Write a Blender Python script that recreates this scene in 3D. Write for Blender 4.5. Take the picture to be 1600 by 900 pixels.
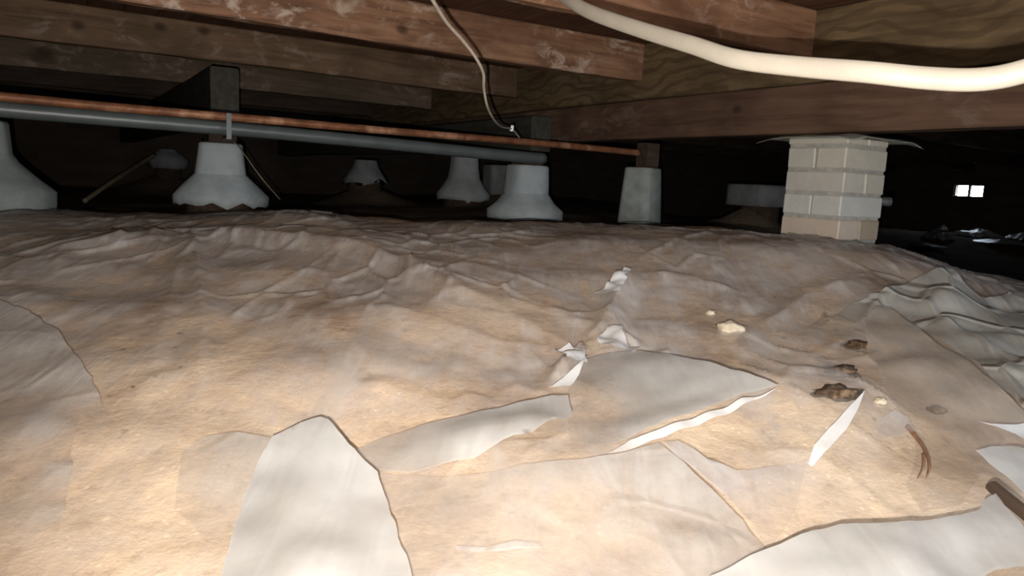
import bpy, bmesh, math, random
from mathutils import Vector, Matrix, noise, geometry
random.seed(7)
sc = bpy.context.scene
for o in list(bpy.data.objects):
    bpy.data.objects.remove(o)

# ------------------------------------------------------------------ camera, sky, torch, exposure
HC = 0.45                                   # camera height over the datum
F = 1150.0
PITCH, ROLL = math.radians(8.17), math.radians(2.86)
cd = bpy.data.cameras.new('camera')
cd.sensor_width = 36.0
cd.lens = 36.0 * F / 1600.0
cd.clip_start = 0.02
cam = bpy.data.objects.new('camera', cd)
sc.collection.objects.link(cam)
RC = Matrix.Rotation(math.pi / 2 - PITCH, 3, 'X') @ Matrix.Rotation(ROLL, 3, 'Z')
cam.matrix_world = Matrix.Translation((0, 0, HC)) @ RC.to_4x4()
sc.camera = cam

world = bpy.data.worlds.new('world')
sc.world = world
world.use_nodes = True
bgn = world.node_tree.nodes['Background']
bgn.inputs[0].default_value = (0.74, 0.85, 1.0, 1)
bgn.inputs[1].default_value = 22.0

tl = bpy.data.lights.new('phone_torch', 'SPOT')   # the phone's own lamp, a finger's width from its lens
tl.energy = 150.0
tl.color = (1.0, 0.95, 0.89)
tl.spot_size = math.radians(122)
tl.spot_blend = 0.9
tl.shadow_soft_size = 0.003
torch = bpy.data.objects.new('phone_torch', tl)
sc.collection.objects.link(torch)
torch.matrix_world = Matrix.Translation((-0.018, -0.01, HC - 0.034)) @ (Matrix.Rotation(math.radians(9), 3, 'X') @ RC).to_4x4()

vs = sc.view_settings
vs.view_transform = 'Standard'
vs.look = 'None'
vs.gamma = 1.0
vs.use_curve_mapping = False
vs.exposure = 0.0
sc.cycles.use_denoising = True
sc.cycles.max_bounces = 4
sc.cycles.diffuse_bounces = 3
sc.cycles.glossy_bounces = 2
sc.cycles.transmission_bounces = 2
sc.cycles.transparent_max_bounces = 8
sc.cycles.use_adaptive_sampling = True
sc.cycles.adaptive_threshold = 0.035
sc.cycles.adaptive_min_samples = 16
sc.cycles.sample_clamp_indirect = 4.0

# ------------------------------------------------------------------ helpers
JD = Vector((math.sin(math.radians(58)), math.cos(math.radians(58)), 0))    # the way the joists run
BD = Vector((-JD.y, JD.x, 0))                                               # the way the bearers run
UP = Vector((0, 0, 1))

def ray(px, py):
    d = RC @ Vector(((px - 800) / F, (450 - py) / F, -1))
    return d
def at(px, py, depth):
    """point that far forward of the camera (along the ground)"""
    d = ray(px, py)
    return Vector((0, 0, HC)) + d * (depth / d.y)

def link(o, parent=None):
    sc.collection.objects.link(o)
    if parent is not None:
        o.parent = parent
    return o
def mesh_obj(name, verts, faces, mat, parent=None, smooth=True):
    me = bpy.data.meshes.new(name)
    me.from_pydata([tuple(v) for v in verts], [], faces)
    me.update()
    if smooth:
        me.polygons.foreach_set('use_smooth', [True] * len(me.polygons))
    if mat:
        me.materials.append(mat)
    o = bpy.data.objects.new(name, me)
    return link(o, parent)
def empty(name, loc, rot=None):
    o = bpy.data.objects.new(name, None)
    o.empty_display_size = 0.05
    sc.collection.objects.link(o)
    o.location = loc
    if rot is not None:
        o.rotation_euler = rot
    return o
def tag(o, label, cat, group=None, kind=None):
    o['label'] = label
    o['category'] = cat
    if group: o['group'] = group
    if kind: o['kind'] = kind
    return o
def structure(o, label=None):
    o['kind'] = 'structure'
    if label: o['label'] = label
    return o
def interp(knots, x):
    if x <= knots[0][0]: return knots[0][1]
    for (a, b), (c, d) in zip(knots, knots[1:]):
        if x <= c:
            t = (x - a) / (c - a)
            t = t * t * (3 - 2 * t) * 0.5 + t * 0.5
            return b + (d - b) * t
    return knots[-1][1]
def fbm(x, y, z=0.0, s=1.0, oc=4, h=1.0):
    return noise.fractal(Vector((x * s, y * s, z * s)), h, 2.0, oc)

# ------------------------------------------------------------------ materials
class NT:
    def __init__(self, name):
        self.m = bpy.data.materials.new(name)
        self.m.use_nodes = True
        self.t = self.m.node_tree
        self.t.nodes.clear()
        self.out = self.n('ShaderNodeOutputMaterial')
    def n(self, typ, **kw):
        nd = self.t.nodes.new(typ)
        for k, v in kw.items():
            setattr(nd, k, v)
        return nd
    def l(self, a, b):
        self.t.links.new(a, b)
    def val(self, sock, v):
        if hasattr(v, 'links') or isinstance(v, bpy.types.NodeSocket):
            self.l(v, sock)
        else:
            sock.default_value = v
    def coords(self, scale=(1, 1, 1), loc=(0, 0, 0), kind='Object'):
        tc = self.n('ShaderNodeTexCoord'); mp = self.n('ShaderNodeMapping')
        mp.inputs['Scale'].default_value = scale
        mp.inputs['Location'].default_value = loc
        self.l(tc.outputs[kind], mp.inputs[0])
        return mp.outputs[0]
    def noise(self, vec, scale, detail=4, rough=0.55, dist=0.0):
        nd = self.n('ShaderNodeTexNoise')
        self.l(vec, nd.inputs['Vector'])
        nd.inputs['Scale'].default_value = scale
        nd.inputs['Detail'].default_value = detail
        nd.inputs['Roughness'].default_value = rough
        nd.inputs['Distortion'].default_value = dist
        return nd.outputs['Fac']
    def ramp(self, fac, stops):
        nd = self.n('ShaderNodeValToRGB')
        el = nd.color_ramp.elements
        while len(el) < len(stops): el.new(0.5)
        for e, (p, c) in zip(el, stops):
            e.position = p
            e.color = c if len(c) == 4 else (*c, 1)
        self.l(fac, nd.inputs[0])
        return nd.outputs[0]
    def step(self, fac, a, b, lo=0.0, hi=1.0):
        nd = self.n('ShaderNodeMapRange')
        nd.interpolation_type = 'SMOOTHSTEP'
        self.l(fac, nd.inputs[0])
        for i, v in enumerate((a, b, lo, hi)): nd.inputs[i + 1].default_value = v
        return nd.outputs[0]
    def mix(self, fac, a, b):
        nd = self.n('ShaderNodeMix', data_type='RGBA')
        self.val(nd.inputs[0], fac)
        for s, v in ((nd.inputs[6], a), (nd.inputs[7], b)):
            self.val(s, v if isinstance(v, bpy.types.NodeSocket) else (*v, 1))
        return nd.outputs[2]
    def math(self, op, a, b=0.0):
        nd = self.n('ShaderNodeMath', operation=op)
        self.val(nd.inputs[0], a); self.val(nd.inputs[1], b)
        return nd.outputs[0]
    def bump(self, height, strength=0.3, dist=0.01, normal=None):
        nd = self.n('ShaderNodeBump')
        nd.inputs['Strength'].default_value = strength
        nd.inputs['Distance'].default_value = dist
        self.l(height, nd.inputs['Height'])
        if normal: self.l(normal, nd.inputs['Normal'])
        return nd.outputs[0]
    def principled(self, color, rough=0.7, normal=None, metallic=0.0, spec=0.3):
        p = self.n('ShaderNodeBsdfPrincipled')
        self.val(p.inputs['Base Color'], color if isinstance(color, bpy.types.NodeSocket) else (*color, 1))
        self.val(p.inputs['Roughness'], rough)
        p.inputs['Metallic'].default_value = metallic
        p.inputs['Specular IOR Level'].default_value = spec
        if normal: self.l(normal, p.inputs['Normal'])
        return p.outputs[0]
    def done(self, shader):
        self.l(shader, self.out.inputs[0])
        return self.m

def wood(name, dark, mid, light, bloom=0.0, grain=0.0, knots=(), seed=0.0, bloomcol=(0.62, 0.52, 0.45), rough=0.75):
    k = NT(name)
    v = k.coords((1.2, 14, 14), (seed, seed, 0))
    n1 = k.noise(v, 2.2, 6, 0.6, 0.6)
    v2 = k.coords((1, 1, 1), (seed * 2, 0, seed))
    n2 = k.noise(v2, 3.0, 4, 0.6)
    c = k.ramp(n1, [(0.25, dark), (0.5, mid), (0.78, light)])
    c = k.mix(k.step(n2, 0.42, 0.68), c, k.mix(0.6, c, dark))
    if grain:
        w = k.n('ShaderNodeTexWave', wave_type='BANDS', bands_direction='Z')
        vv = k.coords((0.5, 1.0, 1.0), (seed, 0, 0))
        k.l(vv, w.inputs[0])
        w.inputs['Scale'].default_value = 5.5
        w.inputs['Distortion'].default_value = 14.0
        w.inputs['Detail'].default_value = 2.5
        w.inputs['Detail Scale'].default_value = 1.1
        c = k.mix(k.step(w.outputs['Fac'], 0.55, 0.9, 0, grain), c, dark)
    if bloom:
        vb = k.coords((1.0, 1.6, 1.6), (seed * 3, seed, 0))
        nb = k.noise(vb, 9.0, 7, 0.68, 0.7)
        nb2 = k.noise(vb, 1.7, 2, 0.5)
        msk = k.math('MULTIPLY', k.step(nb, 0.5, 0.66), k.step(nb2, 0.38, 0.6, 0, bloom))
        c = k.mix(msk, c, bloomcol)
    for (kx, kz, kr) in knots:
        tc = k.n('ShaderNodeTexCoord')
        mp = k.n('ShaderNodeMapping')
        mp.vector_type = 'POINT'
        mp.inputs['Location'].default_value = (-kx / (kr * 1.4), 0, -kz / kr)
        mp.inputs['Scale'].default_value = (1 / (kr * 1.4), 0, 1 / kr)
        k.l(tc.outputs['Object'], mp.inputs[0])
        ln = k.n('ShaderNodeVectorMath', operation='LENGTH')
        k.l(mp.outputs[0], ln.inputs[0])
        c = k.mix(k.step(ln.outputs['Value'], 0.3, 1.3, 0.75, 0.0), c, (0.035, 0.02, 0.012))
    nrm = k.bump(n1, 0.35, 0.006)
    return k.done(k.principled(c, rough, nrm, spec=0.2))

def dirt(name, a, b, c3, pebble=1.0):
    k = NT(name)
    v = k.coords()
    n1 = k.noise(v, 3.2, 4, 0.6)
    n2 = k.noise(v, 38, 4, 0.7)
    col = k.ramp(n1, [(0.34, a), (0.52, b), (0.70, c3)])
    col = k.mix(k.step(n2, 0.42, 0.7, 0, 0.55), col, k.mix(0.55, col, (0.78, 0.60, 0.40)))
    col = k.mix(k.step(n2, 0.30, 0.44, 0.3, 0.0), col, (0.2, 0.12, 0.065))
    if name == 'dirt':     # dark brown soil beyond the mound
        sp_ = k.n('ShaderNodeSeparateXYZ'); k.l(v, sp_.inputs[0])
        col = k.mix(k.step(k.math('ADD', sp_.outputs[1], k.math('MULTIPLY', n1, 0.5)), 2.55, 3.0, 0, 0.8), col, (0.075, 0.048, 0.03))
    vo = k.n('ShaderNodeTexVoronoi'); k.l(v, vo.inputs['Vector']); vo.inputs['Scale'].default_value = 55
    sp = k.step(vo.outputs['Distance'], 0.10, 0.22, 0.5, 0.0)
    if name == 'dirt': col = k.mix(k.math('MULTIPLY', sp, k.step(n1, 0.5, 0.6)), col, (0.85, 0.72, 0.55))
    vd = k.n('ShaderNodeTexVoronoi'); k.l(v, vd.inputs['Vector']); vd.inputs['Scale'].default_value = 19
    sd = k.step(k.math('ADD', vd.outputs['Distance'], k.math('MULTIPLY', k.math('SUBTRACT', n2, 0.5), 0.3)), 0.05, 0.14, 0.75, 0.0)
    col = k.mix(k.math('MULTIPLY', sd, k.step(k.noise(v, 2.1, 2, 0.5), 0.5, 0.62)), col, (0.13, 0.085, 0.05))
    return k.done(k.principled(col, 0.95, k.bump(n2, 0.7 * pebble, 0.02), spec=0.1))

def plastic(name, lo, hi, attr=True, zones=False, tint=(0.86, 0.84, 0.80), rough=0.2, seed=0.0, scale=4.0, crinkle=0.3, dust=0.0, gloss=1.3, crease_amt=0.0):
    """polythene film: clear where clean, milky where dusty and creased"""
    k = NT(name)
    v = k.coords((1, 1, 1), (seed, seed * 1.7, 0))
    n1 = k.noise(v, scale, 3, 0.6, 0.5)
    n2 = k.noise(v, 26, 3, 0.6)
    vs_ = k.coords((9, 1.6, 3), (seed, 0, 0))
    n3 = k.noise(vs_, 2.6, 2, 0.6, 1.0)
    cloud = k.step(k.math('ADD', k.math('ADD', k.math('MULTIPLY', n1, 0.5), k.math('MULTIPLY', n2, 0.2)), k.math('MULTIPLY', n3, 0.3)), 0.38, 0.64, lo, hi)
    if attr:      # film clings clear where it touches the soil, turns milky where it stands off
        at_ = k.n('ShaderNodeAttribute'); at_.attribute_name = 'standoff'
        cloud = k.math('MULTIPLY', cloud, at_.outputs['Fac'])
    if zones:     # cleaner film at the foot, dustier higher up; haze also paints in lost torchlight
        sp = k.n('ShaderNodeSeparateXYZ'); k.l(k.coords(), sp.inputs[0])
        yy = k.math('ADD', sp.outputs[1], k.math('MULTIPLY', k.math('SUBTRACT', n1, 0.5), 0.9))
        cloud = k.math('MULTIPLY', cloud, k.step(yy, 0.85, 1.6, 0.35, 1.0))
    col = k.mix(k.step(n2, 0.4, 0.7, 0, dust), tint, (0.55, 0.40, 0.26))
    h = k.math('ADD', k.math('MULTIPLY', n3, 1.0), k.math('MULTIPLY', n2, 0.35))
    nrm = k.bump(h, crinkle, 0.02)
    if crease_amt:      # taut creases between flat facets
        vw = k.n('ShaderNodeVectorMath', operation='ADD')
        k.l(k.coords((1.6, 0.9, 1.0), (seed, seed, 0)), vw.inputs[0])
        wc = k.n('ShaderNodeTexNoise'); k.l(v, wc.inputs['Vector']); wc.inputs['Scale'].default_value = 3.0; wc.inputs['Detail'].default_value = 1.0
        wsc = k.n('ShaderNodeVectorMath', operation='SCALE'); k.l(wc.outputs['Color'], wsc.inputs[0]); wsc.inputs['Scale'].default_value = 0.25
        k.l(wsc.outputs[0], vw.inputs[1])
        ve = k.n('ShaderNodeTexVoronoi', feature='DISTANCE_TO_EDGE'); k.l(vw.outputs[0], ve.inputs['Vector']); ve.inputs['Scale'].default_value = 6.5
        nrm = k.bump(k.step(ve.outputs['Distance'], 0.0, 0.10, 1.0, 0.0), crease_amt, 0.012, nrm)
    df = k.n('ShaderNodeBsdfDiffuse'); k.l(col, df.inputs[0]); k.l(nrm, df.inputs['Normal'])
    tr = k.n('ShaderNodeBsdfTranslucent'); k.l(col, tr.inputs[0]); k.l(nrm, tr.inputs['Normal'])
    m0 = k.n('ShaderNodeMixShader'); m0.inputs[0].default_value = 0.3
    k.l(df.outputs[0], m0.inputs[1]); k.l(tr.outputs[0], m0.inputs[2])
    tp = k.n('ShaderNodeBsdfTransparent'); tp.inputs[0].default_value = (0.985, 0.98, 0.975, 1)
    m1 = k.n('ShaderNodeMixShader'); k.l(cloud, m1.inputs[0])
    k.l(tp.outputs[0], m1.inputs[1]); k.l(m0.outputs[0], m1.inputs[2])
    gl = k.n('ShaderNodeBsdfGlossy'); gl.inputs['Roughness'].default_value = rough
    gl.inputs[0].default_value = (1, 1, 1, 1); k.l(nrm, gl.inputs['Normal'])
    fr = k.n('ShaderNodeFresnel'); fr.inputs[0].default_value = 1.5; k.l(nrm, fr.inputs['Normal'])
    fc = k.math('MINIMUM', k.math('MULTIPLY', fr.outputs[0], gloss), 0.16)
    if attr: fc = k.math('MULTIPLY', fc, k.math('ADD', k.math('MULTIPLY', at_.outputs['Fac'], 0.8), 0.2))
    m2 = k.n('ShaderNodeMixShader'); k.l(fc, m2.inputs[0])
    k.l(m1.outputs[0], m2.inputs[1]); k.l(gl.outputs[0], m2.inputs[2])
    return k.done(m2.outputs[0])

def plain(name, col, rough=0.6, metallic=0.0, var=0.25, scale=20, bump=0.2, spec=0.3, var2=None):
    k = NT(name)
    v = k.coords()
    n = k.noise(v, scale, 5, 0.6)
    dk = tuple(x * (1 - var) for x in col)
    c = k.mix(k.step(n, 0.3, 0.7), dk, col)
    if var2:
        c = k.mix(k.step(k.noise(v, scale * 0.35, 4, 0.6), 0.52, 0.66), c, var2)
    return k.done(k.principled(c, rough, k.bump(n, bump, 0.01), metallic, spec))

M = {}
M['dirt'] = dirt('dirt', (0.33, 0.22, 0.14), (0.54, 0.40, 0.27), (0.68, 0.54, 0.385), 0.35)
M['clod'] = plain('clod', (0.075, 0.045, 0.024), 0.95, var=0.6, scale=90, bump=0.8, var2=(0.15, 0.095, 0.055))
M['concrete'] = plain('concrete', (0.43, 0.465, 0.465), 0.85, var=0.18, scale=14, bump=0.25)
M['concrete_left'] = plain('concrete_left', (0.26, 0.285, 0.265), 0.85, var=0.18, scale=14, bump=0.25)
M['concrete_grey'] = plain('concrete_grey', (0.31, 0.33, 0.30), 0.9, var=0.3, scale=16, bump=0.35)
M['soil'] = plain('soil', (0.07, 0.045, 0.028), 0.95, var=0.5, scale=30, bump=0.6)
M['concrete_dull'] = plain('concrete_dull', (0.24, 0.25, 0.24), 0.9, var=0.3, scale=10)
M['mortar'] = plain('mortar', (0.40, 0.38, 0.33), 0.9, var=0.3, scale=40, bump=0.5)
BR = [plain('brick_paint_%d' % i, c, 0.75, var=0.10, scale=18, bump=0.25) for i, c in enumerate(
    [(0.50, 0.46, 0.38), (0.49, 0.455, 0.395), (0.51, 0.50, 0.45), (0.49, 0.49, 0.46), (0.50, 0.41, 0.325), (0.36, 0.285, 0.21)])]
M['galv'] = plain('galvanised', (0.40, 0.41, 0.35), 0.6, 0.1, var=0.35, scale=9)
M['copper'] = plain('copper', (0.26, 0.105, 0.05), 0.55, 0.2, var=0.5, scale=22, var2=(0.40, 0.21, 0.12))
M['greypipe'] = plain('grey_pipe', (0.085, 0.098, 0.095), 0.4, 0.0, var=0.25, scale=9, spec=0.5)
M['steel'] = plain('steel', (0.30, 0.30, 0.30), 0.4, 0.6, var=0.4, scale=30)
M['chrome'] = plain('bright_zinc', (0.9, 0.9, 0.9), 0.35, 0.2, var=0.1)
M['cable'] = plain('cable', (0.33, 0.295, 0.24), 0.45, var=0.08, scale=30, bump=0.05, spec=0.4)
M['wire'] = plain('wire', (0.34, 0.29, 0.23), 0.6, var=0.3, scale=30)
M['stone'] = plain('stone', (0.44, 0.365, 0.265), 0.85, var=0.25, scale=60, bump=0.4)
M['twig'] = plain('twig', (0.20, 0.10, 0.05), 0.8, var=0.4, scale=60)
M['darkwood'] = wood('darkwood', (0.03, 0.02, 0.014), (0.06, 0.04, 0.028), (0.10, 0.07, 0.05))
M['rod'] = plain('rod', (0.30, 0.24, 0.15), 0.8, var=0.4, scale=20)
M['frame'] = plain('frame', (0.22, 0.19, 0.18), 0.7)

# ------------------------------------------------------------------ ground shape
def pt(px, y):
    p = at(px, 450, y)
    return p.x
# crest height (relative to the camera) across the mound
CREST = [(-3.0, -0.215), (-1.7, -0.20), (-1.0, -0.165), (-0.4, -0.148), (0.2, -0.132), (0.9, -0.132), (1.05, -0.138), (1.17, -0.155), (1.28, -0.185), (1.42, -0.228), (1.7, -0.285), (2.6, -0.36)]
PIERS_G = []       # (x, y, target height, sigma)
def g0(x, y):
    c = interp(CREST, x)
    a = interp([(-3, -0.46), (0.3, -0.45), (0.6, -0.435), (0.8, -0.415), (1.0, -0.375), (1.2, -0.325), (1.45, -0.265),
                (1.7, -0.215), (2.0, -0.165), (2.25, -0.14), (2.5, -0.142), (2.9, -0.165), (3.6, -0.18), (6, -0.19), (20, -0.20)], y)
    w = interp([(0.9, 0.0), (2.2, 1.0)], y)
    h = a + (c + 0.14) * w
    # trough behind the crest on the right
    tr = interp([(1.1, 0), (2.2, 1)], x) * interp([(2.5, 0), (3.4, 1), (7.5, 1), (9.5, 0)], y)
    return h - 0.20 * tr
def ground_rel(x, y):
    h = g0(x, y)
    for (qx, qy, hh, s) in PIERS_G:
        d2 = ((x - qx) ** 2 + (y - qy) ** 2) / (s * s)
        if d2 < 9:
            h += hh * math.exp(-d2)
    return h
def lumps(x, y):
    n = 0.028 * fbm(x, y, 3.1, 2.2, 2) + 0.005 * fbm(x, y, 1.2, 9.0, 2)
    n += 0.0018 * fbm(x, y, 5.5, 46.0, 3)
    near = interp([(2.8, 1.0), (4.0, 0.7)], y)
    return n * near
def gz(x, y):
    return HC + ground_rel(x, y) + lumps(x, y)
def gsmooth(x, y):
    return HC + ground_rel(x, y) + 0.028 * fbm(x, y, 3.1, 2.2, 2) + 0.003 * fbm(x, y, 1.2, 9.0, 1)
def film_base(x, y):
    return HC + ground_rel(x, y) + 0.028 * fbm(x, y, 3.1, 2.2, 1) + 0.020
def hit(px, py, lift=0.0, far=6.0, gsmooth=gsmooth):
    """where the sight line through that pixel meets the ground (raised by lift)"""
    d = ray(px, py)
    o = Vector((0, 0, HC))
    t, st = 0.25, 0.01
    while t < far:
        p = o + d * t
        if p.z < gsmooth(p.x, p.y) + lift:
            a, b = t - st, t
            for _ in range(18):
                mth = 0.5 * (a + b)
                p = o + d * mth
                if p.z < gsmooth(p.x, p.y) + lift: b = mth
                else: a = mth
            return o + d * b
        t += st
    return o + d * far

# pier positions (centre column in the view, distance) with the height of the soil there
PIERS = dict(left=(-22, 2.62, 345), mid=(345, 3.45, 330), far265=(263, 7.0, 268), far570=(570, 5.7, 292), p720=(724, 5.2, 322),
             p820=(822, 3.85, 350), p1000=(1002, 3.55, 354), p1183=(1190, 5.0, 328), p775=(777, 5.9, 300), brick=(1318, 2.6, 392))
for nm, (px, dep, by) in PIERS.items():
    p = at(px, by, dep)
    base = g0(p.x, p.y)
    PIERS_G.append((p.x, p.y, (p.z - HC) - base, 0.20 if nm == 'brick' else 0.30))

def axis(dense_lo, dense_hi, step, lo, hi, coarse):
    v = []
    x = lo
    while x < dense_lo - coarse * 0.3: v.append(x); x += coarse
    x = dense_lo
    while x < dense_hi: v.append(x); x += step
    x = dense_hi
    while x < hi: v.append(x); x += coarse
    v.append(hi)
    return v
gx = axis(-2.4, 2.4, 0.015, -16, 18, 0.3)
gy = axis(0.45, 2.7, 0.0125, -4, 17, 0.16)
V = [(x, y, gz(x, y)) for y in gy for x in gx]
nx = len(gx)
Fc = [(j * nx + i, j * nx + i + 1, (j + 1) * nx + i + 1, (j + 1) * nx + i) for j in range(len(gy) - 1) for i in range(nx - 1)]
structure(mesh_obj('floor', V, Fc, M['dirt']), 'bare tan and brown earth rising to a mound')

# ------------------------------------------------------------------ walls, window, hatch, floorboards overhead
def box_verts(x0, x1, y0, y1, z0, z1):
    return [(x0, y0, z0), (x1, y0, z0), (x1, y1, z0), (x0, y1, z0), (x0, y0, z1), (x1, y0, z1), (x1, y1, z1), (x0, y1, z1)]
BOXF = [(0, 3, 2, 1), (4, 5, 6, 7), (0, 1, 5, 4), (1, 2, 6, 5), (2, 3, 7, 6), (3, 0, 4, 7)]
def multibox(name, boxes, mat, parent=None, M4=None):
    vs_, fs = [], []
    for b in boxes:
        k = len(vs_)
        vs_ += box_verts(*b)
        fs += [tuple(i + k for i in f) for f in BOXF]
    o = mesh_obj(name, vs_, fs, mat, parent, smooth=False)
    if M4 is not None: o.matrix_world = M4
    return o
RM = Matrix((( JD.x, BD.x, 0, 0), (JD.y, BD.y, 0, 0), (0, 0, 1, 0), (0, 0, 0, 1)))   # local x along joists, y along bearers
RMI = RM.inverted()
FLOORZ = HC + 0.65
def brickwall(name, c1, c2):
    k = NT(name)
    v = k.coords((1, 1, 1))
    sx = k.n('ShaderNodeSeparateXYZ'); k.l(v, sx.inputs[0])
    cb = k.n('ShaderNodeCombineXYZ')
    k.l(k.math('ADD', sx.outputs[0], sx.outputs[1]), cb.inputs[0]); k.l(sx.outputs[2], cb.inputs[1])
    b = k.n('ShaderNodeTexBrick'); k.l(cb.outputs[0], b.inputs['Vector'])
    b.inputs['Color1'].default_value = (*c1, 1); b.inputs['Color2'].default_value = (*c2, 1)
    b.inputs['Mortar'].default_value = (0.06, 0.055, 0.05, 1)
    b.inputs['Scale'].default_value = 1.0
    b.inputs['Brick Width'].default_value = 0.24; b.inputs['Row Height'].default_value = 0.086
    b.inputs['Mortar Size'].default_value = 0.008
    return k.done(k.principled(b.outputs['Color'], 0.9, k.bump(b.outputs['Fac'], 0.5, 0.01)))
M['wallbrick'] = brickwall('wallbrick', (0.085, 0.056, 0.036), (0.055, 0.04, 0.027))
wp = at(1513, 299, 11.0)
wl = RMI @ wp
XR, YB, XL, YF = wl.x, 9.0, -7.5, -0.55
wz0, wz1 = at(1513, 308.5, 11.0).z, at(1513, 288, 11.0).z
ya = (RMI @ at(1487, 299, 11.15)).y; yb_ = (RMI @ at(1540, 299, 10.85)).y
wy0, wy1 = min(ya, yb_), max(ya, yb_)
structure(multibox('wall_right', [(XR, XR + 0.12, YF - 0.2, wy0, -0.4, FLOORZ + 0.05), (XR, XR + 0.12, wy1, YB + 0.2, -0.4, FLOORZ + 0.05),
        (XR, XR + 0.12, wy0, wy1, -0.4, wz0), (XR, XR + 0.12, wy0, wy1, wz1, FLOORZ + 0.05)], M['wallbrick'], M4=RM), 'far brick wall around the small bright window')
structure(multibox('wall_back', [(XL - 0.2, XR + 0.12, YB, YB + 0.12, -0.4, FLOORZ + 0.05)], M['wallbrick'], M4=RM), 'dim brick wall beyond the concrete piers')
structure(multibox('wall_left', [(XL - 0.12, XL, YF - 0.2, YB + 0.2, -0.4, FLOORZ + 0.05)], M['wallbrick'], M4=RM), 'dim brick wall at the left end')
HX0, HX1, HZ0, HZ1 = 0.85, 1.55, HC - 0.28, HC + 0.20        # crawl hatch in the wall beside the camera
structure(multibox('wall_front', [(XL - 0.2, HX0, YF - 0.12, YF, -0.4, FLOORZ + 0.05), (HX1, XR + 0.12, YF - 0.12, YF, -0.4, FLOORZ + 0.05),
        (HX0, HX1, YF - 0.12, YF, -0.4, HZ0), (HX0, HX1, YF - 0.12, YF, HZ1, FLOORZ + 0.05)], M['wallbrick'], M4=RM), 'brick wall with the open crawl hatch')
# window frame, mullion, panes
win = empty('window_1', (0, 0, 0)); structure(win, 'small bright two pane window in the far wall')
win.matrix_world = RM
fw = 0.018
multibox('window_frame', [(XR + 0.02, XR + 0.06, wy0, wy0 + fw, wz0, wz1), (XR + 0.02, XR + 0.06, wy1 - fw, wy1, wz0, wz1),
        (XR + 0.02, XR + 0.06, wy0 + fw, wy1 - fw, wz0, wz0 + fw), (XR + 0.02, XR + 0.06, wy0 + fw, wy1 - fw, wz1 - fw, wz1)], M['frame'], win)
ym = (wy0 + wy1) / 2
multibox('mullion', [(XR + 0.02, XR + 0.06, ym - 0.016, ym + 0.016, wz0 + fw, wz1 - fw)], M['frame'], win)
kg = NT('glass')
tpn = kg.n('ShaderNodeBsdfTransparent'); gln = kg.n('ShaderNodeBsdfGlossy'); gln.inputs['Roughness'].default_value = 0.03
mxn = kg.n('ShaderNodeMixShader'); mxn.inputs[0].default_value = 0.06
kg.l(tpn.outputs[0], mxn.inputs[1]); kg.l(gln.outputs[0], mxn.inputs[2])
M['glass'] = kg.done(mxn.outputs[0])
for a, b in ((wy0 + fw, ym - 0.016), (ym + 0.016, wy1 - fw)):
    multibox('pane', [(XR + 0.038, XR + 0.042, a, b, wz0 + fw, wz1 - fw)], M['glass'], win)
def portal(name, cx, cy, cz, sx, sy, rot):
    L = bpy.data.lights.new(name, 'AREA'); L.shape = 'RECTANGLE'; L.size = sx; L.size_y = sy
    L.cycles.is_portal = True
    o = bpy.data.objects.new(name, L); sc.collection.objects.link(o)
    o.matrix_world = RM @ Matrix.Translation((cx, cy, cz)) @ rot
portal('window_portal', XR + 0.13, ym, (wz0 + wz1) / 2, wy1 - wy0, wz1 - wz0, Matrix.Rotation(math.pi / 2, 4, 'Z') @ Matrix.Rotation(math.pi / 2, 4, 'X') @ Matrix.Rotation(math.pi, 4, 'Y') @ Matrix.Rotation(math.pi, 4, 'Y'))
portal('hatch_portal', (HX0 + HX1) / 2, YF - 0.13, (HZ0 + HZ1) / 2, HX1 - HX0, HZ1 - HZ0, Matrix.Rotation(math.pi / 2, 4, 'X'))

# floorboards overhead
M['floorboard'] = wood('floorboard', (0.07, 0.03, 0.018), (0.13, 0.062, 0.036), (0.19, 0.10, 0.06), seed=4.0)
ceil = structure(empty('ceiling', (0, 0, 0)), 'underside of the wooden floor above')
ceil.matrix_world = RM
sub = multibox('subfloor', [(XL - 0.2, XR + 0.12, YF - 0.12, YB + 0.12, FLOORZ + 0.019, FLOORZ + 0.05)], M['floorboard'], ceil)
BW = 0.135
bme = bpy.data.meshes.new('floorboard')
bme.from_pydata(box_verts(-4.5, 4.5, -BW / 2 + 0.002, BW / 2 - 0.002, 0, 0.019), [], BOXF); bme.materials.append(M['floorboard'])
for i in range(56):
    o = bpy.data.objects.new('floorboard', bme)
    link(o, ceil)
    o.rotation_euler = (0, 0, math.pi / 2)
    o.location = (-3.3 + i * BW, 4.0 + random.uniform(-0.6, 0.3), FLOORZ + random.uniform(0, 0.0018))

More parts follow.
